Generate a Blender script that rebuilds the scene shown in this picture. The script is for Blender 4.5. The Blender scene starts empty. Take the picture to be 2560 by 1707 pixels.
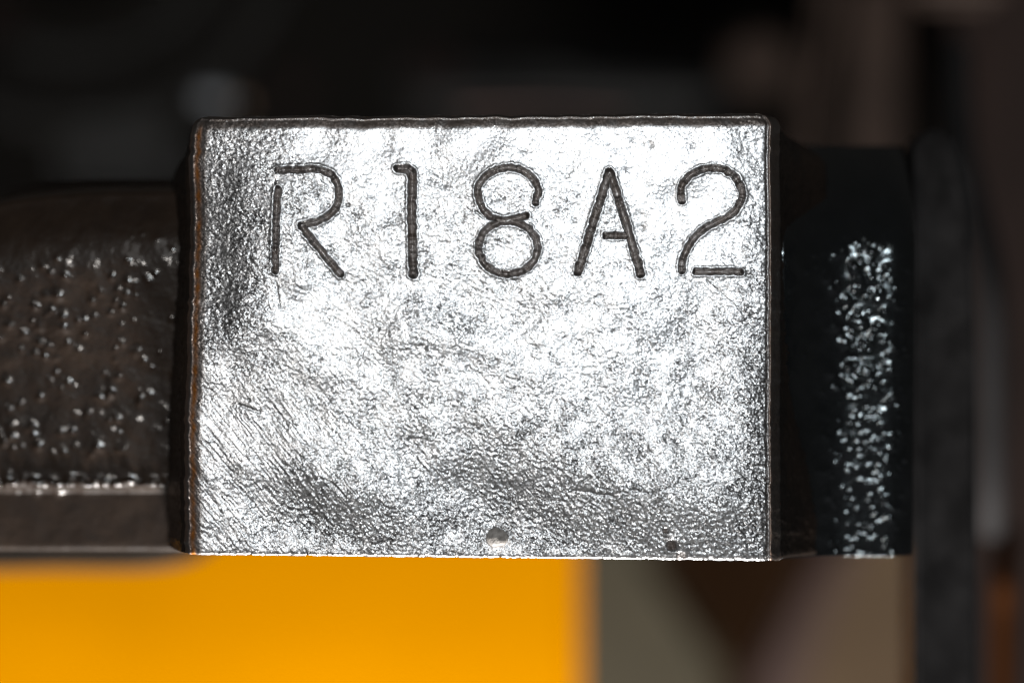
import bpy, math, random
import numpy as np
from mathutils import Vector

S = bpy.context.scene
COL = S.collection
S.unit_settings.system = 'METRIC'
S.unit_settings.scale_length = 0.01          # one unit is one centimetre
K = 0.0025                                   # centimetres per photo pixel at the stamped face
D = 25.0                                     # lens to stamped face
rng = np.random.default_rng(11)
random.seed(5)

# ------------------------------------------------------------------ camera
cam = bpy.data.cameras.new('camera')
cam_o = bpy.data.objects.new('camera', cam); COL.objects.link(cam_o)
cam_o.location = (0, -D, 0); cam_o.rotation_euler = (math.radians(90), 0, 0)
cam.sensor_width = 36; cam.lens = 36 * D / (2560 * K)
cam.clip_start = 0.5; cam.clip_end = 500
cam.dof.use_dof = True; cam.dof.focus_distance = D + 0.02
cam.dof.aperture_fstop = cam.lens * 0.001 / (2 * 0.62)
S.camera = cam_o

# ------------------------------------------------------------------ world, lamps, exposure
w = bpy.data.worlds.new('World'); S.world = w; w.use_nodes = True
w.node_tree.nodes['Background'].inputs[0].default_value = (1.0, 0.93, 0.85, 1)
w.node_tree.nodes['Background'].inputs[1].default_value = 0.02

def lamp(name, loc, target, size, power, col):
    l = bpy.data.lights.new(name, 'AREA'); l.shape = 'DISK'; l.size = size
    l.energy = power; l.color = col
    o = bpy.data.objects.new(name, l); COL.objects.link(o)
    o.location = loc
    o.rotation_euler = (Vector(target) - Vector(loc)).to_track_quat('-Z', 'Y').to_euler()
    return o
lamp('lamp_upper', (2.1, -25, 2.5), (0, 0, 0), 1.9, 1060, (0.90, 0.97, 1.0))
lamp('lamp_lower', (-3.6, -25, -0.9), (0, 0, -0.6), 1.8, 340, (1.0, 0.94, 0.88))
lamp('fill_soft', (1, -30, 7), (0, 0, 0), 18, 300, (1.0, 0.96, 0.92))  # added soft fill that lifts the dark greys, no visible source
lamp('fill_below', (1.0, 1.0, -21), (0.5, 8, -2.5), 4.0, 10300, (1.0, 0.97, 0.93))  # added unseen lamp that brightens the orange panel and lower background

S.view_settings.view_transform = 'Standard'; S.view_settings.look = 'None'
S.view_settings.exposure = 0; S.view_settings.gamma = 1
S.view_settings.use_curve_mapping = False
S.cycles.max_bounces = 5
S.cycles.sample_clamp_indirect = 4
S.cycles.use_denoising = True
S.cycles.denoising_prefilter = 'ACCURATE'

# ------------------------------------------------------------------ helpers
def tag(o, label=None, cat=None, group=None, kind=None):
    if label: o['label'] = label
    if cat: o['category'] = cat
    if group: o['group'] = group
    if kind: o['kind'] = kind
    return o

def empty(name, loc=(0, 0, 0)):
    o = bpy.data.objects.new(name, None); COL.objects.link(o); o.location = loc
    o.empty_display_size = 0.2
    return o

def at(X, Y, d=0.0):
    """photo position seen at depth d behind the stamped face"""
    s = (D + d) / D
    return Vector(((X - 1280) * K * s, d, (853.5 - Y) * K * s))

def link_mesh(name, me, mat, parent=None, smooth=True):
    o = bpy.data.objects.new(name, me); COL.objects.link(o)
    me.materials.append(mat)
    if smooth: me.polygons.foreach_set('use_smooth', [True] * len(me.polygons))
    if parent:
        o.parent = parent
        o.location = -Vector(parent.location)
    return o

def grid_mesh(name, P):
    nr, nc = P.shape[:2]
    idx = np.arange(nr * nc).reshape(nr, nc)
    f = np.stack([idx[:-1, :-1], idx[1:, :-1], idx[1:, 1:], idx[:-1, 1:]], -1).reshape(-1, 4)
    me = bpy.data.meshes.new(name)
    me.vertices.add(nr * nc); me.vertices.foreach_set('co', P.reshape(-1).astype(np.float32))
    me.loops.add(f.size); me.loops.foreach_set('vertex_index', f.reshape(-1).astype(np.int32))
    me.polygons.add(len(f))
    me.polygons.foreach_set('loop_start', np.arange(0, f.size, 4, dtype=np.int32))
    me.polygons.foreach_set('loop_total', np.full(len(f), 4, dtype=np.int32))
    me.update(calc_edges=True)
    return me

def noise(shape, step, wl, ang=0.0, aspect=1.0, width=0.45, seed=0):
    """band-limited relief (photo px), unit r.m.s. slope; wl = wavelength, ang = direction of the grain"""
    r = np.random.default_rng(seed)
    F = np.fft.fft2(r.standard_normal(shape))
    fy = np.fft.fftfreq(shape[0], step)[:, None]; fx = np.fft.fftfreq(shape[1], step)[None, :]
    c, s = math.cos(ang), math.sin(ang)
    u = (fx * c + fy * s) * aspect; v = -fx * s + fy * c
    f = np.sqrt(u * u + v * v) * wl
    H = np.exp(-(np.log(np.maximum(f, 1e-6)) ** 2) / (2 * width ** 2))
    n = np.real(np.fft.ifft2(F * H))
    gy, gx = np.gradient(n, step)
    return n / math.sqrt(float((gx * gx + gy * gy).mean()))

def G(X, Y, x, y, sx, sy, a=0.0):
    c, s = math.cos(a), math.sin(a)
    u = (X - x) * c + (Y - y) * s; v = -(X - x) * s + (Y - y) * c
    return np.exp(-0.5 * ((u / sx) ** 2 + (v / sy) ** 2))

def sstep(a, b, x):
    t = np.clip((x - a) / (b - a), 0, 1); return t * t * (3 - 2 * t)

# ------------------------------------------------------------------ materials
def new_mat(name):
    m = bpy.data.materials.new(name); m.use_nodes = True
    nt = m.node_tree; b = nt.nodes['Principled BSDF']
    tc = nt.nodes.new('ShaderNodeTexCoord')
    return m, nt, b, tc

def tex_noise(nt, tc, scale, detail=4, rough=0.55, vec=None):
    n = nt.nodes.new('ShaderNodeTexNoise')
    n.inputs['Scale'].default_value = scale; n.inputs['Detail'].default_value = detail
    n.inputs['Roughness'].default_value = rough
    nt.links.new(vec if vec else tc.outputs['Object'], n.inputs['Vector'])
    return n

def ramp(nt, src, stops):
    r = nt.nodes.new('ShaderNodeValToRGB'); e = r.color_ramp.elements
    while len(e) < len(stops): e.new(0.5)
    for el, (p, c) in zip(e, stops):
        el.position = p; el.color = c if len(c) == 4 else (*c, 1)
    nt.links.new(src, r.inputs[0]); return r

def bump(nt, b, src, strength, dist, prev=None):
    k = nt.nodes.new('ShaderNodeBump'); k.inputs['Strength'].default_value = strength
    k.inputs['Distance'].default_value = dist
    nt.links.new(src, k.inputs['Height'])
    if prev: nt.links.new(prev.outputs[0], k.inputs['Normal'])
    nt.links.new(k.outputs[0], b.inputs['Normal']); return k

def plain(name, col, rough=0.5, metallic=0.0, var=0.25, scale=2.0, bmp=0.0, spec=0.5):
    m, nt, b, tc = new_mat(name)
    n = tex_noise(nt, tc, scale, 5)
    lo = tuple(c * (1 - var) for c in col); hi = tuple(min(1, c * (1 + var)) for c in col)
    r = ramp(nt, n.outputs['Fac'], [(0.3, lo), (0.7, hi)])
    nt.links.new(r.outputs[0], b.inputs['Base Color'])
    b.inputs['Roughness'].default_value = rough; b.inputs['Metallic'].default_value = metallic
    b.inputs['Specular IOR Level'].default_value = spec
    if bmp: bump(nt, b, tex_noise(nt, tc, scale * 8, 3).outputs['Fac'], 0.5, bmp)
    return m

def metal_face():
    m, nt, b, tc = new_mat('polished_cast_metal')
    n = tex_noise(nt, tc, 7.0, 6)
    base = ramp(nt, n.outputs['Fac'], [(0.25, (0.50, 0.50, 0.52)), (0.75, (0.68, 0.68, 0.69))])
    # brown varnish film left on the bevels, stored with the mesh
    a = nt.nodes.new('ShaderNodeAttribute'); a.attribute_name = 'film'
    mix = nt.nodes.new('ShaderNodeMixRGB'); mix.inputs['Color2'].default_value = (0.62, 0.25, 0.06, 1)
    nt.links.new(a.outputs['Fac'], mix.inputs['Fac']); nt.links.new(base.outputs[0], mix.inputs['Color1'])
    a2 = nt.nodes.new('ShaderNodeAttribute'); a2.attribute_name = 'dark_tint'  # brown-grey tint on the rims, also shade painted into grooves and pits
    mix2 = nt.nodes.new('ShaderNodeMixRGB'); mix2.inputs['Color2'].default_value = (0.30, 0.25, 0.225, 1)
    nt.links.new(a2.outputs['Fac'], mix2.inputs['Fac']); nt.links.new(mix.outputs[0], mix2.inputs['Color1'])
    nt.links.new(mix2.outputs[0], b.inputs['Base Color'])
    b.inputs['Metallic'].default_value = 1.0
    b.inputs['Coat Weight'].default_value = 1.0; b.inputs['Coat Roughness'].default_value = 0.13; b.inputs['Coat IOR'].default_value = 1.7
    rr = ramp(nt, tex_noise(nt, tc, 30.0, 3).outputs['Fac'], [(0.3, (0.31,) * 3), (0.7, (0.41,) * 3)])
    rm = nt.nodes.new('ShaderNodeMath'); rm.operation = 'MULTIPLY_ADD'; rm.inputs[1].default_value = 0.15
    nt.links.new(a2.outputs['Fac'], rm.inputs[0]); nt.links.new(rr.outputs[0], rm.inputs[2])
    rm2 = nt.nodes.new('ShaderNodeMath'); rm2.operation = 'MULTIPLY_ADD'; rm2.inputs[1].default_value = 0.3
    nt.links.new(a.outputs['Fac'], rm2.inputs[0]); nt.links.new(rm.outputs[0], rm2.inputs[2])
    nt.links.new(rm2.outputs[0], b.inputs['Roughness'])
    k = bump(nt, b, tex_noise(nt, tc, 50.0, 2, 0.5).outputs['Fac'], 1.0, 0.0020)
    vo = nt.nodes.new('ShaderNodeTexVoronoi'); vo.inputs['Scale'].default_value = 120          # crystal grains that glint singly
    nt.links.new(tc.outputs['Object'], vo.inputs['Vector'])
    sub = nt.nodes.new('ShaderNodeVectorMath'); sub.operation = 'SUBTRACT'; sub.inputs[1].default_value = (0.5, 0.5, 0.5)
    scl = nt.nodes.new('ShaderNodeVectorMath'); scl.operation = 'SCALE'; scl.inputs['Scale'].default_value = 0.32
    add = nt.nodes.new('ShaderNodeVectorMath'); add.operation = 'ADD'
    nrm = nt.nodes.new('ShaderNodeVectorMath'); nrm.operation = 'NORMALIZE'
    nt.links.new(vo.outputs['Color'], sub.inputs[0]); nt.links.new(sub.outputs[0], scl.inputs[0])
    ga = nt.nodes.new('ShaderNodeAttribute'); ga.attribute_name = 'grit'
    nt.links.new(ga.outputs['Fac'], scl.inputs['Scale'])
    nt.links.new(scl.outputs[0], add.inputs[0]); nt.links.new(k.outputs[0], add.inputs[1])
    nt.links.new(add.outputs[0], nrm.inputs[0])
    nt.links.new(nrm.outputs[0], b.inputs['Normal']); nt.links.new(nrm.outputs[0], b.inputs['Coat Normal'])
    return m
M_FACE = metal_face()

def cast_dark(name, lo, hi, rough, spec, bscale, bdist, crough=0.1):
    m, nt, b, tc = new_mat(name)
    base = ramp(nt, tex_noise(nt, tc, 3.0, 6, 0.65).outputs['Fac'], [(0.3, lo), (0.7, hi)])
    nt.links.new(base.outputs[0], b.inputs['Base Color'])
    b.inputs['Roughness'].default_value = rough
    b.inputs['IOR'].default_value = 1.45
    b.inputs['Coat Weight'].default_value = 1.0; b.inputs['Coat Roughness'].default_value = crough; b.inputs['Coat IOR'].default_value = spec
    bump(nt, b, tex_noise(nt, tc, bscale, 4, 0.6).outputs['Fac'], 1.0, bdist)
    return m
M_WEB = cast_dark('brown_dark_casting', (0.022, 0.011, 0.006), (0.052, 0.030, 0.018), 0.5, 1.7, 40, 0.002, 0.13)
M_LEDGE = cast_dark('black_wet_casting', (0.005, 0.006, 0.007), (0.012, 0.013, 0.015), 0.40, 2.1, 60, 0.001, 0.12)
lb = M_LEDGE.node_tree.nodes['Principled BSDF']
lb.inputs['Coat Weight'].default_value = 0.25; lb.inputs['IOR'].default_value = 2.0; lb.inputs['Roughness'].default_value = 0.17
lb.inputs['Specular Tint'].default_value = (0.80, 0.94, 1.0, 1)
M_COVER = plain('dark_grey_cover', (0.055, 0.051, 0.051), 0.55, 0, 0.6, 2.6, 0.01, spec=0.2)

# ------------------------------------------------------------------ engine block: stamped pad, side web, ledge
block = empty('engine_block', (0, 0, -1.36))
tag(block, 'grey metal engine block casting with a bright raised pad stamped R18A2', 'engine block')

def catmull(pts, n=8):
    P = [np.array(p, float) for p in pts]
    P = [2 * P[0] - P[1]] + P + [2 * P[-1] - P[-2]]
    out = []
    for i in range(1, len(P) - 2):
        for t in np.linspace(0, 1, n, endpoint=False):
            a, b, c, d = P[i - 1], P[i], P[i + 1], P[i + 2]
            out.append(0.5 * (2 * b + (c - a) * t + (2 * a - 5 * b + 4 * c - d) * t * t + (3 * b - a - 3 * c + d) * t ** 3))
    out.append(P[-2]); return np.array(out)

STROKES = []
def st(pts, curved=False, w=8.8): STROKES.append((catmull(pts) if curved else np.array(pts, float), w))
# R
st([(695, 426), (750, 424), (798, 424), (829, 438), (845, 466), (847, 496), (836, 525), (812, 546), (784, 556), (753, 562)], True)
st([(753, 565), (802, 626), (850, 685)])
st([(695, 474), (690, 560), (688, 676)])
# 1
st([(995, 421), (1016, 421)], w=11); st([(1016, 421), (1030, 431), (1031, 446), (1029, 535), (1033, 686)], w=11)
# 8
st([(1338, 506), (1346, 481), (1339, 457), (1318, 433), (1290, 421), (1261, 420), (1229, 430), (1203, 453), (1194, 481),
    (1204, 517), (1226, 541), (1258, 551), (1290, 546), (1315, 538)], True)
c8 = [(1270 + 74 * math.sin(a), 619 - 66 * math.cos(a)) for a in np.linspace(0, 2 * math.pi, 25)]
st(c8)
# A
st([(1523, 430), (1485, 550), (1445, 680)], w=10.3); st([(1525, 430), (1566, 560), (1601, 685)], w=10.3)
st([(1515, 589), (1566, 589)])
# 2
st([(1704, 503), (1703, 471), (1720, 443), (1747, 427), (1783, 420), (1816, 427), (1842, 448), (1856, 481), (1850, 510),
    (1829, 535), (1797, 553), (1761, 572), (1729, 603), (1709, 642), (1703, 677)], True)
st([(1740, 679), (1851, 679)])

def seg_dist(X, Y, P):
    d = np.full(X.shape, 1e9)
    for a, b in zip(P[:-1], P[1:]):
        ab = b - a; L = max(float(ab @ ab), 1e-9)
        t = np.clip(((X - a[0]) * ab[0] + (Y - a[1]) * ab[1]) / L, 0, 1)
        d = np.minimum(d, np.hypot(X - a[0] - t * ab[0], Y - a[1] - t * ab[1]))
    return d

def build_pad():
    step = 1.6
    T, B0 = 287.0, 1386.0
    nc = int(1490 / step); 
    rows = np.concatenate([T + 34 * (1 - np.cos(np.linspace(0, math.pi / 2, 26)))[:-1], np.arange(T + 34, B0, step)])
    rows = np.append(rows, B0)
    nr = len(rows)
    u = np.linspace(0, 1, nc)
    Yr = rows[:, None] * np.ones((1, nc))
    # left and right outline of every row, rounded at the top corners
    rl, rr_ = 34.0, 34.0
    wob = np.interp(rows, np.arange(250, 1450, 14), np.random.default_rng(3).normal(0, 1.3, 86)[:len(np.arange(250, 1450, 14))])
    wob = wob + np.interp(rows, np.arange(250, 1450, 70), np.random.default_rng(6).normal(0, 2.0, 18))
    L = 474 - (rows - T) * 0.0165 + wob; R = 1953 + (rows - T) * 0.001 + wob * 0.4
    t = np.clip(rows - T, 0, rl)
    L = L + rl - np.sqrt(np.maximum(rl ** 2 - (rl - t) ** 2, 0)); R = R - rr_ + np.sqrt(np.maximum(rr_ ** 2 - (rr_ - t) ** 2, 0))
    X = L[:, None] + (R - L)[:, None] * u[None, :]
    # slightly rising top line and slightly sloping machined bottom line
    v = (Yr - T) / (B0 - T)
    topl = 4 - 8 * (X - 474) / 1480 + np.interp(X[nr // 2], np.arange(400, 2050, 38), np.random.default_rng(9).normal(0, 1.3, 44))[None, :]; bot = (X - 455) / 1480 * 16
    cut = np.interp(X[-1], np.arange(430, 2000, 9), np.random.default_rng(8).normal(0, 1.1, 175)[:len(np.arange(430, 2000, 9))])
    Y = Yr + topl * (1 - v) + bot * v + cut[None, :] * v ** 40
    Yb = 1386 + bot
    shp = X.shape
    N = lambda wl, ang=0, asp=1, seed=0, width=0.45: noise(shp, step, wl, ang, asp, width, seed)
    # ---- broad shape of the hand finished face (px, positive = towards the viewer)
    h = np.zeros(shp)
    h += N(430, seed=1, width=0.3) * 0.020 + N(150, seed=2, width=0.4) * 0.034
    h -= 0.085 * 70 * np.exp(-np.clip(1925 - X, 0, None) / 70) * (0.25 + 1.1 * sstep(560, 1000, Y))
    h -= 0.10 * 26 * np.exp(-np.clip(1925 - X, 0, None) / 26)
    h -= 0.09 * 90 * np.exp(-np.clip(X - 505, 0, None) / 90) * sstep(900, 600, Y)
    h -= 0.05 * 60 * np.exp(-(Yb - Y) / 60)
    # tilts of the grey patches
    for (x, y, sx, sy, a, tx, ty) in [(600, 560, 130, 190, 0.0, 0.06, 0.0), (820, 1255, 150, 75, 0.25, 0.05, -0.09),
                                      (1140, 795, 110, 55, 0.1, -0.03, 0.06), (1480, 1290, 230, 90, 0.05, 0.04, -0.05),
                                      (560, 770, 60, 60, 0, 0.075, 0.03), (1560, 1230, 330, 110, 0.1, 0.02, -0.035), (1800, 980, 110, 170, 0, 0.04, 0.0)]:
        g = G(X, Y, x, y, sx, sy, a); h += 2.0 * g * (tx * (X - x) + ty * (Y - y))
    # ---- relief of the surface
    e = -0.15 + 0 * X
    for (x, y, sx, sy, a, v_) in [
            (600, 500, 85, 190, 0, 0.75), (575, 800, 75, 90, 0.3, 0.85), (840, 1265, 150, 75, 0.35, 0.95), (1125, 800, 110, 50, 0.1, 0.6),
            (760, 480, 50, 50, 0, 0.45), (1250, 1360, 330, 40, 0, 0.35), (1700, 1330, 220, 70, 0, 0.4), (1500, 1120, 200, 60, 0.2, 0.25),
            (1895, 900, 34, 230, 0.0, 0.9), (1890, 1250, 34, 160, 0.0, 0.8), (1885, 480, 30, 150, 0, 0.35), (1150, 1180, 60, 60, 0, 0.3),
            (1580, 390, 280, 75, 0, -1.1), (890, 390, 70, 70, 0.3, -1.0), (1720, 560, 130, 120, 0, -0.7), (1200, 350, 300, 40, 0, -0.6),
            (800, 780, 85, 65, 0.4, -0.9), (600, 1090, 90, 110, -0.5, -0.8), (1350, 830, 230, 70, 0, -0.35), (1180, 1190, 130, 40, 0.25, -0.3),
            (520, 1300, 60, 60, 0, -0.3), (1560, 1230, 300, 130, 0.1, 0.55), (1150, 1330, 330, 60, 0, 0.35), (1760, 950, 110, 160, 0, 0.35), (1400, 650, 300, 100, 0, -0.25)]:
        e += v_ * G(X, Y, x, y, sx, sy, a)
    rough = np.exp(0.7 * e) * 0.75
    rough *= np.exp(0.22 * N(110, seed=30) / N(110, seed=30).std() + 0.12 * N(45, seed=31) / N(45, seed=31).std())
    rough = np.clip(rough, 0.2, 2.6)
    h += rough * (N(36, seed=4) * 0.03 + N(17, seed=5, ang=0.35, asp=1.4) * 0.085 + N(9, seed=6) * 0.075)
    sc = 0.22 + 0.9 * G(X, Y, 640, 1200, 260, 170) + 0.45 * G(X, Y, 1650, 1230, 320, 150) + 0.3 * G(X, Y, 1150, 1180, 200, 100)
    h += sc * (N(9, ang=math.radians(52), asp=16, seed=7) * 0.075 + N(18, ang=math.radians(50), asp=10, seed=8) * 0.045)
    h += 0.35 * G(X, Y, 900, 760, 380, 130) * N(14, ang=math.radians(24), asp=5, seed=9) * 0.10
    # pebbled right rim
    h += sstep(1760, 1900, X) * N(26, seed=12) * 0.06
    # small lone pits all over
    r = np.random.default_rng(21)
    def local(x, y, rad):
        j = np.abs(Y[:, nc // 2] - y).argmin(); i = np.abs(X[nr // 2] - x).argmin()
        q = int(rad * 3.2 / step) + 3
        return slice(max(0, j - q), min(nr, j + q)), slice(max(0, i - q), min(nc, i + q))
    for _ in range(90):
        x, y = r.uniform(530, 1900), r.uniform(345, 1375); s_ = r.uniform(2.2, 5.5); a = r.normal(-0.1, 0.5)
        sl = local(x, y, s_ * 2)
        h[sl] -= G(X[sl], Y[sl], x, y, s_ * r.uniform(1, 2.2), s_, a) * s_ * r.uniform(0.1, 0.3)
    pit = np.zeros(shp)
    for (x, y, s_, dep) in [(1680, 1363, 10, 20), (1664, 1326, 5, 8), (1704, 1392, 10, 6), (870, 513, 4, 2), (1626, 362, 7, 1.3), (1733, 366, 6, 1.0),
                            (622, 1000, 4, 2), (975, 1350, 5, 3)]:
        sl = local(x, y, s_ * 3)
        q = np.hypot(X[sl] - x, Y[sl] - y)
        h[sl] -= dep * np.clip(1 - q / (s_ * 1.6), 0, 1) ** 0.8
        pit[sl] = np.maximum(pit[sl], (1 - sstep(s_ * 0.9, s_ * 1.6, q)) * min(1, dep / 8)) 
    # shallow gouges
    for pts, wd, dp in [([(1432, 1226), (1470, 1229), (1500, 1236), (1530, 1240), (1536, 1231)], 4, 1.6), ([(1580, 1224), (1620, 1233)], 3.5, 1.2),
                        ([(1362, 1250), (1415, 1254)], 3.5, 1.6), ([(1822, 1228), (1850, 1234)], 3, 1.8), ([(598, 1012), (648, 1030)], 4, 1.5),
                        ([(1455, 1205), (1475, 1192)], 3, 1.4), ([(690, 705), (700, 770)], 3, 1.0), ([(1765, 700), (1880, 800)], 1.8, 0.7),
                        ([(1215, 548), (1190, 530)], 3, 1.2)]:
        P = np.array(pts, float); m = (P.min(0) + P.max(0)) / 2; rad = max(np.ptp(P, 0)) / 2 + 20
        sl = local(m[0], m[1], rad / 3 + 8)
        d = seg_dist(X[sl], Y[sl], P); h[sl] -= dp * np.exp(-(d / wd) ** 2)
    # ---- stamped characters
    groove = np.zeros(shp); lip = np.zeros(shp); inner = np.zeros(shp)
    wav = N(30, seed=14); wav = wav / wav.std() * 0.9
    flo = N(20, seed=15); flo = flo / flo.std() * 0.35
    for P, wd in STROKES:
        m = (P.min(0) + P.max(0)) / 2; rad = max(np.ptp(P, 0)) / 2 + 40
        sl = local(m[0], m[1], rad / 3 + 6)
        d = seg_dist(X[sl], Y[sl], P) + wav[sl]
        dep = np.clip((wd - np.sqrt(np.maximum(d, 0) ** 2 + 2.0)) * 1.25, 0, None) 
        groove[sl] = np.maximum(groove[sl], dep)
        lip[sl] = np.maximum(lip[sl], np.exp(-((d - wd - 2.2) / 3.2) ** 2))
        inner[sl] = np.maximum(inner[sl], 1 - sstep(wd - 3.5, wd + 0.5, d))
    h += lip * 1.0 * (1 - inner)
    h -= groove + flo * inner
    # ---- bevels
    top = Y - (T + topl[0][None, :]); left = X - L[:, None]; right = R[:, None] - X
    back = np.zeros(shp)                                                   # px behind the face
    tw = 36.0
    q = np.clip(1 - top / tw, 0, 1); back += 3 * q + 11 * np.clip((q - 0.1), 0, None) ** 1.5 + 30 * np.clip(q - 0.80, 0, None)
    q = np.clip(1 - left / 40, 0, 1); back += 15 * q ** 1.35 + 46 * np.clip(q - 0.66, 0, None)
    back -= 5.0 * np.exp(-((left - 9) / 4.0) ** 2)                          # raised bead along the left edge
    back -= 3.0 * np.exp(-((top - 6) / 3.0) ** 2)
    q = np.clip((27 - right) / 27, 0, 1)
    back += 44 * q + 20 * np.clip(q - 0.8, 0, None) * 5 * (q - 0.8)
    back += 4.0 * np.exp(-((right - 34) / 4.0) ** 2) 
    back += 6 * np.exp(-(Yb - Y) / 2.6)
    back += 2.5 * np.clip(N(30, seed=17) / N(30, seed=17).std(), 0, 3) * np.exp(-(Yb - Y) / 5)
    y = (back - h) * K
    P3 = np.stack([(X - 1280) * K, y, (853.5 - Y) * K], -1)
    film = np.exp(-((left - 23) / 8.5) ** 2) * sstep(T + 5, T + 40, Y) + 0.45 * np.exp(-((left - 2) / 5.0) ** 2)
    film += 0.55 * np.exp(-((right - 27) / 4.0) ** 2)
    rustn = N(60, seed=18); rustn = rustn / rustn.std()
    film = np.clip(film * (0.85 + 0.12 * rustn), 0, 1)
    dark_tint = np.clip(1.15 * sstep(tw + 2, tw - 12, top + 1.5 * rustn) + 1.0 * sstep(36, 24, right) + 0.75 * np.exp(-((left - 40) / 6.0) ** 2)
                   + 0.55 * sstep(7, 0, left) + 0.8 * inner + 0.9 * pit, 0, 1)  # inner and pit terms paint shade into the recesses
    dark_tint = np.clip(dark_tint * (0.93 + 0.1 * rustn), 0, 1) * (1 - 0.9 * np.clip(film, 0, 1))
    # ---- walls running back from the outline
    me = grid_mesh('stamp_pad', P3)
    for nm, arr in (('film', film), ('dark_tint', dark_tint), ('grit', np.clip(0.25 * rough ** 0.9, 0.08, 0.36))):
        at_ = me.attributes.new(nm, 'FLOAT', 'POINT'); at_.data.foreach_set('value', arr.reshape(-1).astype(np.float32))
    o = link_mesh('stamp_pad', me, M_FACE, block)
    # side walls as one dark as-cast sleeve: left flares a little, right flares a lot
    lo = P3[::4, 0]; tp = P3[0, ::6]; ri = P3[::4, -1]; bt = P3[-1, ::6]
    loop = np.concatenate([lo[::-1], tp[1:-1], ri, bt[::-1][1:-1]])
    kindL = np.concatenate([np.full(len(lo), -1.0), np.linspace(-1, 1, len(tp) - 2) * 0, np.full(len(ri), 1.0), np.zeros(len(bt) - 2)])
    rings = []
    r = np.random.default_rng(4)
    for dd in np.concatenate([np.linspace(0, 0.75, 40), [2.6]]):
        q = loop.copy()
        q[:, 1] = loop[:, 1] + dd
        s_ = min(dd / 0.6, 1.0)
        q[:, 0] += np.where(kindL < 0, -(0.135 * s_ + 0.02 * min(dd / 0.02, 1)), np.where(kindL > 0, 0.33 * s_ ** 1.4 + 0.02 * dd, 0)) \
            * np.where(kindL < 0, 1 - sstep(1.0, 1.40, q[:, 2]), np.where(kindL > 0, 1 - sstep(1.12, 1.43, q[:, 2]), 0))
        if dd > 0 and dd < 2:
            q[:, 0] += r.normal(0, 0.003, len(q)) * (kindL != 0)
        rings.append(q)
    W = np.array(rings); W = np.concatenate([W, W[:, :1]], 1)
    link_mesh('pad_side', grid_mesh('pad_side', W), M_SIDE, block)
M_SIDE = cast_dark('side_casting', (0.014, 0.010, 0.008), (0.036, 0.022, 0.015), 0.5, 1.3, 25, 0.008, 0.4)
build_pad()

def closed_relief(name, X, Y, dep, mat, back=3.0):
    """relief sheet with sides running back to a common depth"""
    P3 = np.stack([(X - 1280) * K, dep, (853.5 - Y) * K], -1)
    P3[..., 0] *= (D + 0.6) / D; P3[..., 2] *= (D + 0.6) / D
    b = P3.copy(); b[..., 1] = back
    full = np.concatenate([b[:1], P3, b[-1:]], 0)
    l = full[:, :1].copy(); l[..., 1] = back; r = full[:, -1:].copy(); r[..., 1] = back
    full = np.concatenate([l, full, r], 1)
    return link_mesh(name, grid_mesh(name, full), mat, block)

def drops(h, X, Y, n, box, srange, hrange, seed, step):
    r = np.random.default_rng(seed)
    for _ in range(n):
        x = r.normal((box[0] + box[2]) / 2, (box[2] - box[0]) * 0.36); y = box[1] + (box[3] - box[1]) * r.beta(1.15, 1.0)
        s = srange[0] + (srange[1] - srange[0]) * r.beta(1, 2.2)
        if y < box[1] + r.exponential(25) or x > box[2] + 12: continue
        j = int((y - Y[0, 0]) / step); i = int((x - X[0, 0]) / step); q = int(s * 3.5 / step) + 1
        sl = (slice(max(0, j - q), max(0, j + q)), slice(max(0, i - q), max(0, i + q)))
        if h[sl].size: h[sl] += G(X[sl], Y[sl], x, y, s * r.uniform(0.9, 1.5), s, r.uniform(0, 3)) * s * r.uniform(*hrange)

def build_web():
    step = 2.6
    xs = np.arange(-260, 520, step); ys = np.append(np.arange(440, 1381, step), 1383)
    X, Y = np.meshgrid(xs, ys)
    shp = X.shape
    d = np.full(shp, 0.60); Yt = Y - 26 * np.clip((300 - X) / 300, 0, 1.4) ** 2
    d += 0.28 * sstep(700, 440, Yt) ** 1.6 + 0.6 * np.clip((490 - Yt) / 60, 0, 1.5) ** 2
    d += (420 - X) * K * 0.05 + (Y - 900) * K * 0.20
    lowb = sstep(1214, 1236, Y); d += 0.05 * lowb - 0.03 * np.exp(-((Y - 1210) / 14.0) ** 2) * (0.6 + 0.25 * noise(shp, step, 40, seed=46) / noise(shp, step, 40, seed=46).std())
    d -= 0.05 * sstep(900, 1200, Y) * (1 - lowb)
    h = noise(shp, step, 120, seed=41) * 0.05 + noise(shp, step, 48, seed=42) * 0.04 + noise(shp, step, 20, seed=43) * 0.035
    h *= (1 - 0.45 * lowb)
    drops(h, X, Y, 120, (-100, 620, 300, 1140), (4.5, 9), (0.38, 0.65), 44, step)
    drops(h, X, Y, 45, (230, 540, 425, 1100), (4, 8), (0.35, 0.65), 44, step)
    drops(h, X, Y, 60, (-100, 1180, 430, 1235), (5, 9), (0.3, 0.7), 45, step)
    d -= h * K
    d += 0.02 * np.exp(-(1383 - Y) / 5)
    closed_relief('side_web', X, Y, d, M_WEB)
build_web()

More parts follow.
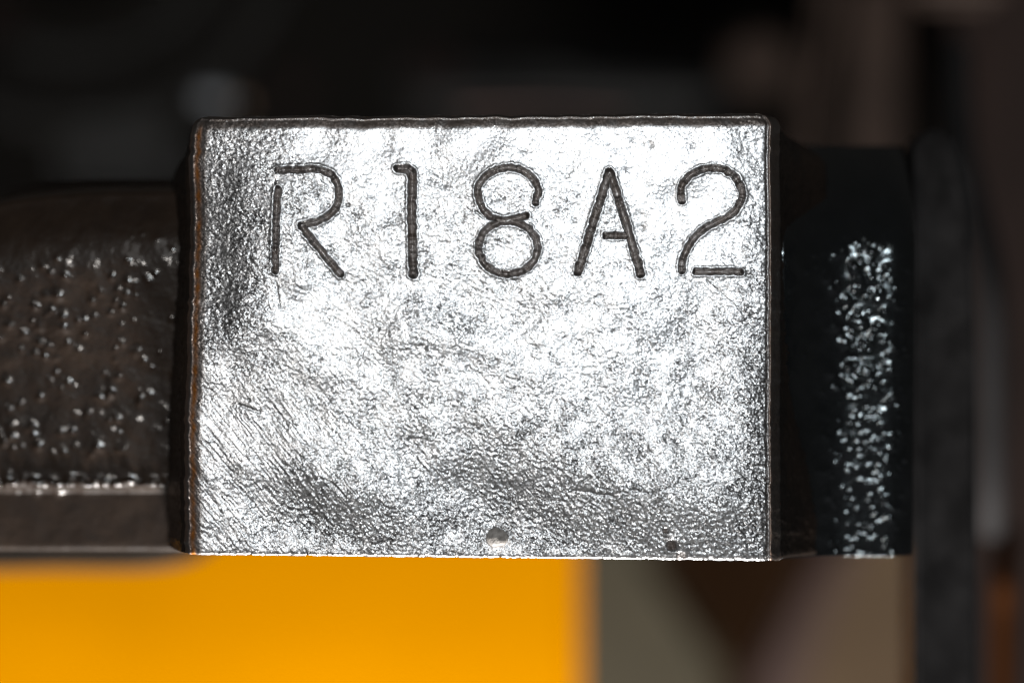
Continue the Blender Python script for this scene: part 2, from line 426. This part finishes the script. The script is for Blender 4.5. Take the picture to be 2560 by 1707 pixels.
def build_ledge():
    step = 2.2
    xs = np.arange(1930, 2290, step); ys = np.append(np.arange(350, 1391, step), 1392)
    X, Y = np.meshgrid(xs, ys)
    shp = X.shape
    x = (X - 2170) * K; z = (1000 - Y) * K
    d = 0.60 - 0.045 * x - 0.10 * z + 0.012 * z * z
    d += 0.9 * np.clip((640 - Y) / 290, 0, 1) ** 1.8
    d += 0.14 * np.clip((X - 2210) / 85, 0, 1) ** 2.5
    d -= 0.34 * np.clip((2125 - X) / 175, 0, 1) ** 2
    h = noise(shp, step, 90, seed=51) * 0.05 + noise(shp, step, 34, seed=52) * 0.03 + noise(shp, step, 15, seed=53) * 0.025
    drops(h, X, Y, 400, (2085, 560, 2262, 1392), (2.4, 5.5), (0.4, 0.85), 54, step)
    drops(h, X, Y, 45, (2085, 570, 2200, 960), (6.5, 10), (0.4, 0.7), 55, step)
    d -= h * K
    closed_relief('ledge', X, Y, d, M_LEDGE)
build_ledge()

# ------------------------------------------------------------------ loose bits on the pad
def blob(name, c, r, mat, squash=(1, 1, 1), seed=0, amp=0.18, n=24):
    rr = np.random.default_rng(seed); ph = rr.uniform(0, 6.28, 12)
    th = np.linspace(0, math.pi, n)[:, None]; fi = np.linspace(0, 2 * math.pi, 2 * n)[None, :]
    R = r * (1 + amp * (np.sin(3 * fi + ph[0] + 2 * th) * np.sin(th) * 0.5 + np.sin(5 * fi + ph[1]) * np.sin(2 * th + ph[2]) * np.sin(th) * 0.4
                        + np.sin(2 * fi + ph[3]) * np.sin(th) ** 2 * 0.5))
    P = np.stack([c[0] + R * np.sin(th) * np.cos(fi) * squash[0], c[1] + R * np.cos(th) * squash[1] + 0 * fi,
                  c[2] + R * np.sin(th) * np.sin(fi) * squash[2]], -1)
    return link_mesh(name, grid_mesh(name, P), mat)

M_FLUFF, nt, b, tc = new_mat('grey_white_grime')
r_ = ramp(nt, tex_noise(nt, tc, 22, 5).outputs['Fac'], [(0.35, (0.35, 0.32, 0.30)), (0.65, (0.85, 0.80, 0.76))])
nt.links.new(r_.outputs[0], b.inputs['Base Color']); b.inputs['Roughness'].default_value = 0.5
bump(nt, b, tex_noise(nt, tc, 45, 3).outputs['Fac'], 1.0, 0.01)
o = blob('dirt_speck', (at(1243, 1342)[0], -0.02, at(1243, 1342)[2]), 0.066, M_FLUFF, (1, 0.7, 0.95), 5, 0.10)
tag(o, 'round greyish white dirt speck stuck near the lower edge of the stamped pad', 'dirt speck')

# ------------------------------------------------------------------ surroundings, all well out of focus
def prism(name, pts, d0, d1, mat, parent=None, bevel=0.05, tilt=0.0):
    """outline given in photo px, seen at depth d0, real thickness back to d1"""
    import bmesh
    bm = bmesh.new()
    V = [at(x, y, d0 + tilt * (x - pts[0][0])) for x, y in pts]
    f = bm.faces.new([bm.verts.new(v) for v in V])
    ex = bmesh.ops.extrude_face_region(bm, geom=[f])
    bmesh.ops.translate(bm, vec=(0, d1 - d0, 0), verts=[g for g in ex['geom'] if isinstance(g, bmesh.types.BMVert)])
    bmesh.ops.recalc_face_normals(bm, faces=bm.faces)
    bmesh.ops.bevel(bm, geom=list(bm.edges), offset=bevel, segments=3, affect='EDGES', clamp_overlap=True)
    me = bpy.data.meshes.new(name); bm.to_mesh(me); bm.free()
    return link_mesh(name, me, mat, parent, smooth=False)

def tube(name, pts, r, mat, parent=None, n=20):
    cu = catmull([tuple(p) for p in pts], 10)
    P = []
    for i, c in enumerate(cu):
        t = Vector(cu[min(i + 1, len(cu) - 1)] - cu[max(i - 1, 0)]).normalized()
        a = t.cross(Vector((0, 1, 0.13))).normalized(); b_ = t.cross(a)
        P.append([Vector(c) + (a * math.cos(q) + b_ * math.sin(q)) * r for q in np.linspace(0, 2 * math.pi, n + 1)])
    return link_mesh(name, grid_mesh(name, np.array(P, float)), mat, parent)

def ring(name, c, R, r, depth, mat, parent=None):
    n = 96; A = np.linspace(0, 2 * math.pi, n + 1); B = np.linspace(0, 2 * math.pi, 17)
    P = np.array([[(c[0] + (R + r * math.cos(b)) * math.cos(a), c[1] + depth * math.sin(b), c[2] + (R + r * math.cos(b)) * math.sin(a)) for b in B] for a in A])
    return link_mesh(name, grid_mesh(name, P), mat, parent)

M_BACK = plain('near_black_backing', (0.0035, 0.0030, 0.0025), 0.9, 0, 0.5, 0.25, spec=0.1)
o = prism('back_wall', [(-2500, -2500), (5000, -2500), (5000, 4000), (-2500, 4000)], 26, 27, M_BACK); tag(o, kind='structure')

M_ORANGE = plain('orange_plastic', (0.84, 0.325, 0.0), 0.6, 0, 0.06, 0.35, spec=0.0)
o = prism('orange_shield', [(-700, 1190), (1452, 1190), (1456, 2300), (-700, 2300)], 8, 9.2, M_ORANGE, bevel=0.12)
tag(o, 'bright orange flat panel out of focus below the stamped pad', 'panel')

M_SHADOW = plain('shadow_brown', (0.020, 0.012, 0.006), 0.7, 0, 0.3, 1, spec=0.2)
o = tube('shadow_tube', [at(-700, 1372, 4.5), at(-200, 1378, 4.5), at(120, 1374, 4.5), at(400, 1370, 4.5), at(520, 1320, 4.8), at(640, 1180, 6)], 0.15, M_SHADOW)  # added dark tube standing in for the shadow under the web
tag(o, 'dark brown tube added as the shadow under the left end of the block, before the orange panel', 'hose')

M_TAUPE = plain('olive_grey_metal', (0.064, 0.054, 0.035), 0.7, 0, 0.12, 0.7, spec=0.2)
M_BROWN = plain('brown_metal', (0.080, 0.052, 0.029), 0.7, 0, 0.16, 0.7, spec=0.2)
M_MAUVE = plain('mauve_brown_metal', (0.060, 0.038, 0.033), 0.7, 0, 0.15, 0.7, spec=0.2)
o = prism('bracket_plate', [(1370, 1180), (1610, 1180), (1640, 1400), (1800, 1640), (1830, 2200), (1370, 2200)], 12, 12.6, M_TAUPE, bevel=0.1)
tag(o, 'olive grey blurred plate between the orange panel and the dark gap below the pad', 'bracket')
br = empty('frame_panel', at(2200, 1900, 12.5))
tag(br, 'blurred brown panel with slanted left side under the ledge at right', 'panel')
prism('panel_face', [(2085, 1250), (2640, 1250), (2640, 2200), (1860, 2200), (1905, 1660), (2010, 1480)], 12.5, 13.2, M_BROWN, br, 0.12)
prism('slanted_edge', [(2085, 1330), (2170, 1330), (2060, 1560), (1990, 1800), (1900, 2000), (1880, 1700), (1985, 1500)], 12.1, 12.49, M_MAUVE, br, 0.08)

# upright flange right of the ledge
fl = prism('cover_flange', [(2287, 345), (2310, 322), (2372, 330), (2405, 420), (2428, 560), (2440, 900), (2446, 2200), (2287, 2200)], 1.55, 2.6, M_COVER, bevel=0.05, tilt=0.0015)
tag(fl, 'dark grey upright cover flange right beside the sparkling ledge', 'engine cover')
# slim pipe right of the flange
M_PIPE = plain('dull_grey_pipe', (0.042, 0.040, 0.041), 0.75, 0, 0.2, 1.0, spec=0.15)
o = tube('grey_pipe', [at(2395, 120, 5.5), at(2405, 350, 5), at(2440, 520, 4.8), at(2478, 700, 4.6), at(2482, 950, 4.6), at(2480, 1200, 4.7), at(2478, 1330, 4.9)], 0.10, M_PIPE)
tag(o, 'slim dull grey upright pipe, blurred, right of the grey flange', 'pipe')
M_RUST = plain('rust_orange_rubber', (0.065, 0.018, 0.001), 0.7, 0, 0.2, 0.8, spec=0.1)
o = tube('orange_hose', [at(2520, 1340, 5.6), at(2512, 1420, 5), at(2510, 1560, 5), at(2508, 1900, 5), at(2505, 2200, 5)], 0.085, M_RUST)
tag(o, 'burnt orange hose at the lower right corner under the grey pipe', 'hose')
M_DBR = plain('dark_brown_cover', (0.018, 0.010, 0.008), 0.7, 0, 0.3, 0.8, spec=0.2)
o = prism('side_cover', [(2395, -400), (3300, -400), (3300, 2400), (2395, 2400)], 8.2, 9.2, M_DBR, bevel=0.15)
tag(o, 'very dark brown cover along the right border behind the grey pipe', 'cover')

# things above and behind
M_DG = plain('dark_grey_metal', (0.10, 0.094, 0.090), 0.6, 0, 0.25, 0.9, spec=0.3)
M_DG2 = plain('mid_grey_metal', (0.15, 0.16, 0.175), 0.55, 0, 0.2, 0.9, spec=0.3)
M_TAN = plain('tan_metal', (0.20, 0.13, 0.085), 0.6, 0, 0.2, 0.9, spec=0.3)
M_MV = plain('mauve_dark', (0.038, 0.022, 0.019), 0.7, 0, 0.3, 0.9, spec=0.2)
M_BRN = plain('dim_brown', (0.034, 0.022, 0.017), 0.7, 0, 0.3, 0.9, spec=0.2)
pl = empty('pulley', at(180, -250, 12))
tag(pl, 'round dark grey pulley out of focus in the upper left corner', 'pulley')
c = at(180, -250, 12)
ring('rim', c, 560 * K * 37 / 25, 0.10, 0.25, M_DG, pl)
ring('rim', c, 400 * K * 37 / 25, 0.12, 0.25, M_DG, pl)
ring('hub', c, 150 * K * 37 / 25, 0.3, 0.4, M_BACK, pl)
o = prism('mounting_bracket', [(120, 300), (260, 270), (470, 290), (480, 520), (150, 520)], 10, 11, M_DG, bevel=0.2)
tag(o, 'dark grey blurred bracket behind the left web of the block', 'bracket')
cl = empty('hose_clamp', at(550, 250, 9)); tag(cl, 'small pale grey clamp with tan end above the left corner of the pad', 'clamp')
prism('band', [(480, 240), (500, 215), (575, 222), (575, 262), (490, 262)], 9, 9.5, M_DG2, cl, 0.1)
prism('screw_head', [(582, 235), (625, 238), (625, 272), (582, 270)], 9, 9.4, M_TAN, cl, 0.08)
def bolt(X, Y, d, r, mat, label):
    b0 = empty('bolt', at(X, Y, d)); tag(b0, label, 'bolt', 'blurred bolts behind the block')
    for nm, n, R, y0, y1 in (('bolt_head', 6, r, 0, 0.35), ('washer', 24, r * 1.35, 0.351, 0.45)):
        pts = [(X + R * math.cos(a + 0.3), Y + R * math.sin(a + 0.3)) for a in np.linspace(0, 2 * math.pi, n, endpoint=False)]
        prism(nm, pts, d + y0, d + y1, mat, b0, 0.03)
bolt(1085, 170, 12, 42, M_MV, 'mauve bolt above the middle of the pad')
bolt(735, 215, 12, 30, M_MV, 'small mauve bolt just right of the pale clamp')
bolt(-5, 50, 10, 45, M_MV, 'mauve bolt cut by the left border at the top left corner')
bolt(1900, 150, 13, 60, M_BRN, 'dark grey bolt left of the brown strut')
o = prism('brown_strut', [(2035, -80), (2110, -80), (2095, 60), (2050, 240), (2045, 420), (1990, 420), (2000, 200), (2040, 60)], 9, 9.8, M_BRN, bevel=0.1)
tag(o, 'dim brown slanted strut above the right corner of the pad', 'strut')
o = prism('dark_strut', [(2140, -80), (2260, -80), (2255, 500), (2170, 560), (2120, 300)], 10.5, 11.5, M_BRN, bevel=0.1)
tag(o, 'wide blackish brown strut right of the slanted brown strut', 'strut')
o = prism('filler_neck', [(2280, -70), (2540, -70), (2520, 2), (2290, 0)], 7, 7.8, M_BRN, bevel=0.1)
tag(o, 'grey cap cut by the top border at the upper right', 'cap')
o = tube('red_cable', [at(1150, 268, 8), at(1300, 262, 8), at(1420, 264, 8), at(1560, 275, 8)], 0.05, M_MV)
tag(o, 'dark mauve cable lying just behind the top edge of the pad', 'cable')
o = prism('crosswise_cover', [(1000, 130), (1380, 120), (1500, 150), (1820, 170), (1820, 300), (1000, 300)], 13, 14, plain('murky', (0.008, 0.008, 0.008), 0.7, 0, 0.5, 0.8, spec=0.2), bevel=0.2)
tag(o, 'almost black cover far behind the top edge of the pad', 'cover')

M_RC = plain('deep_brown_metal', (0.016, 0.008, 0.004), 0.9, 0, 0.35, 0.5, spec=0.0)
o = prism('rear_housing', [(1380, 1150), (2500, 1150), (2500, 2300), (1380, 2300)], 16, 17, M_RC, bevel=0.2)
tag(o, 'deep brown housing far behind, seen through the V-shaped gap', 'housing')
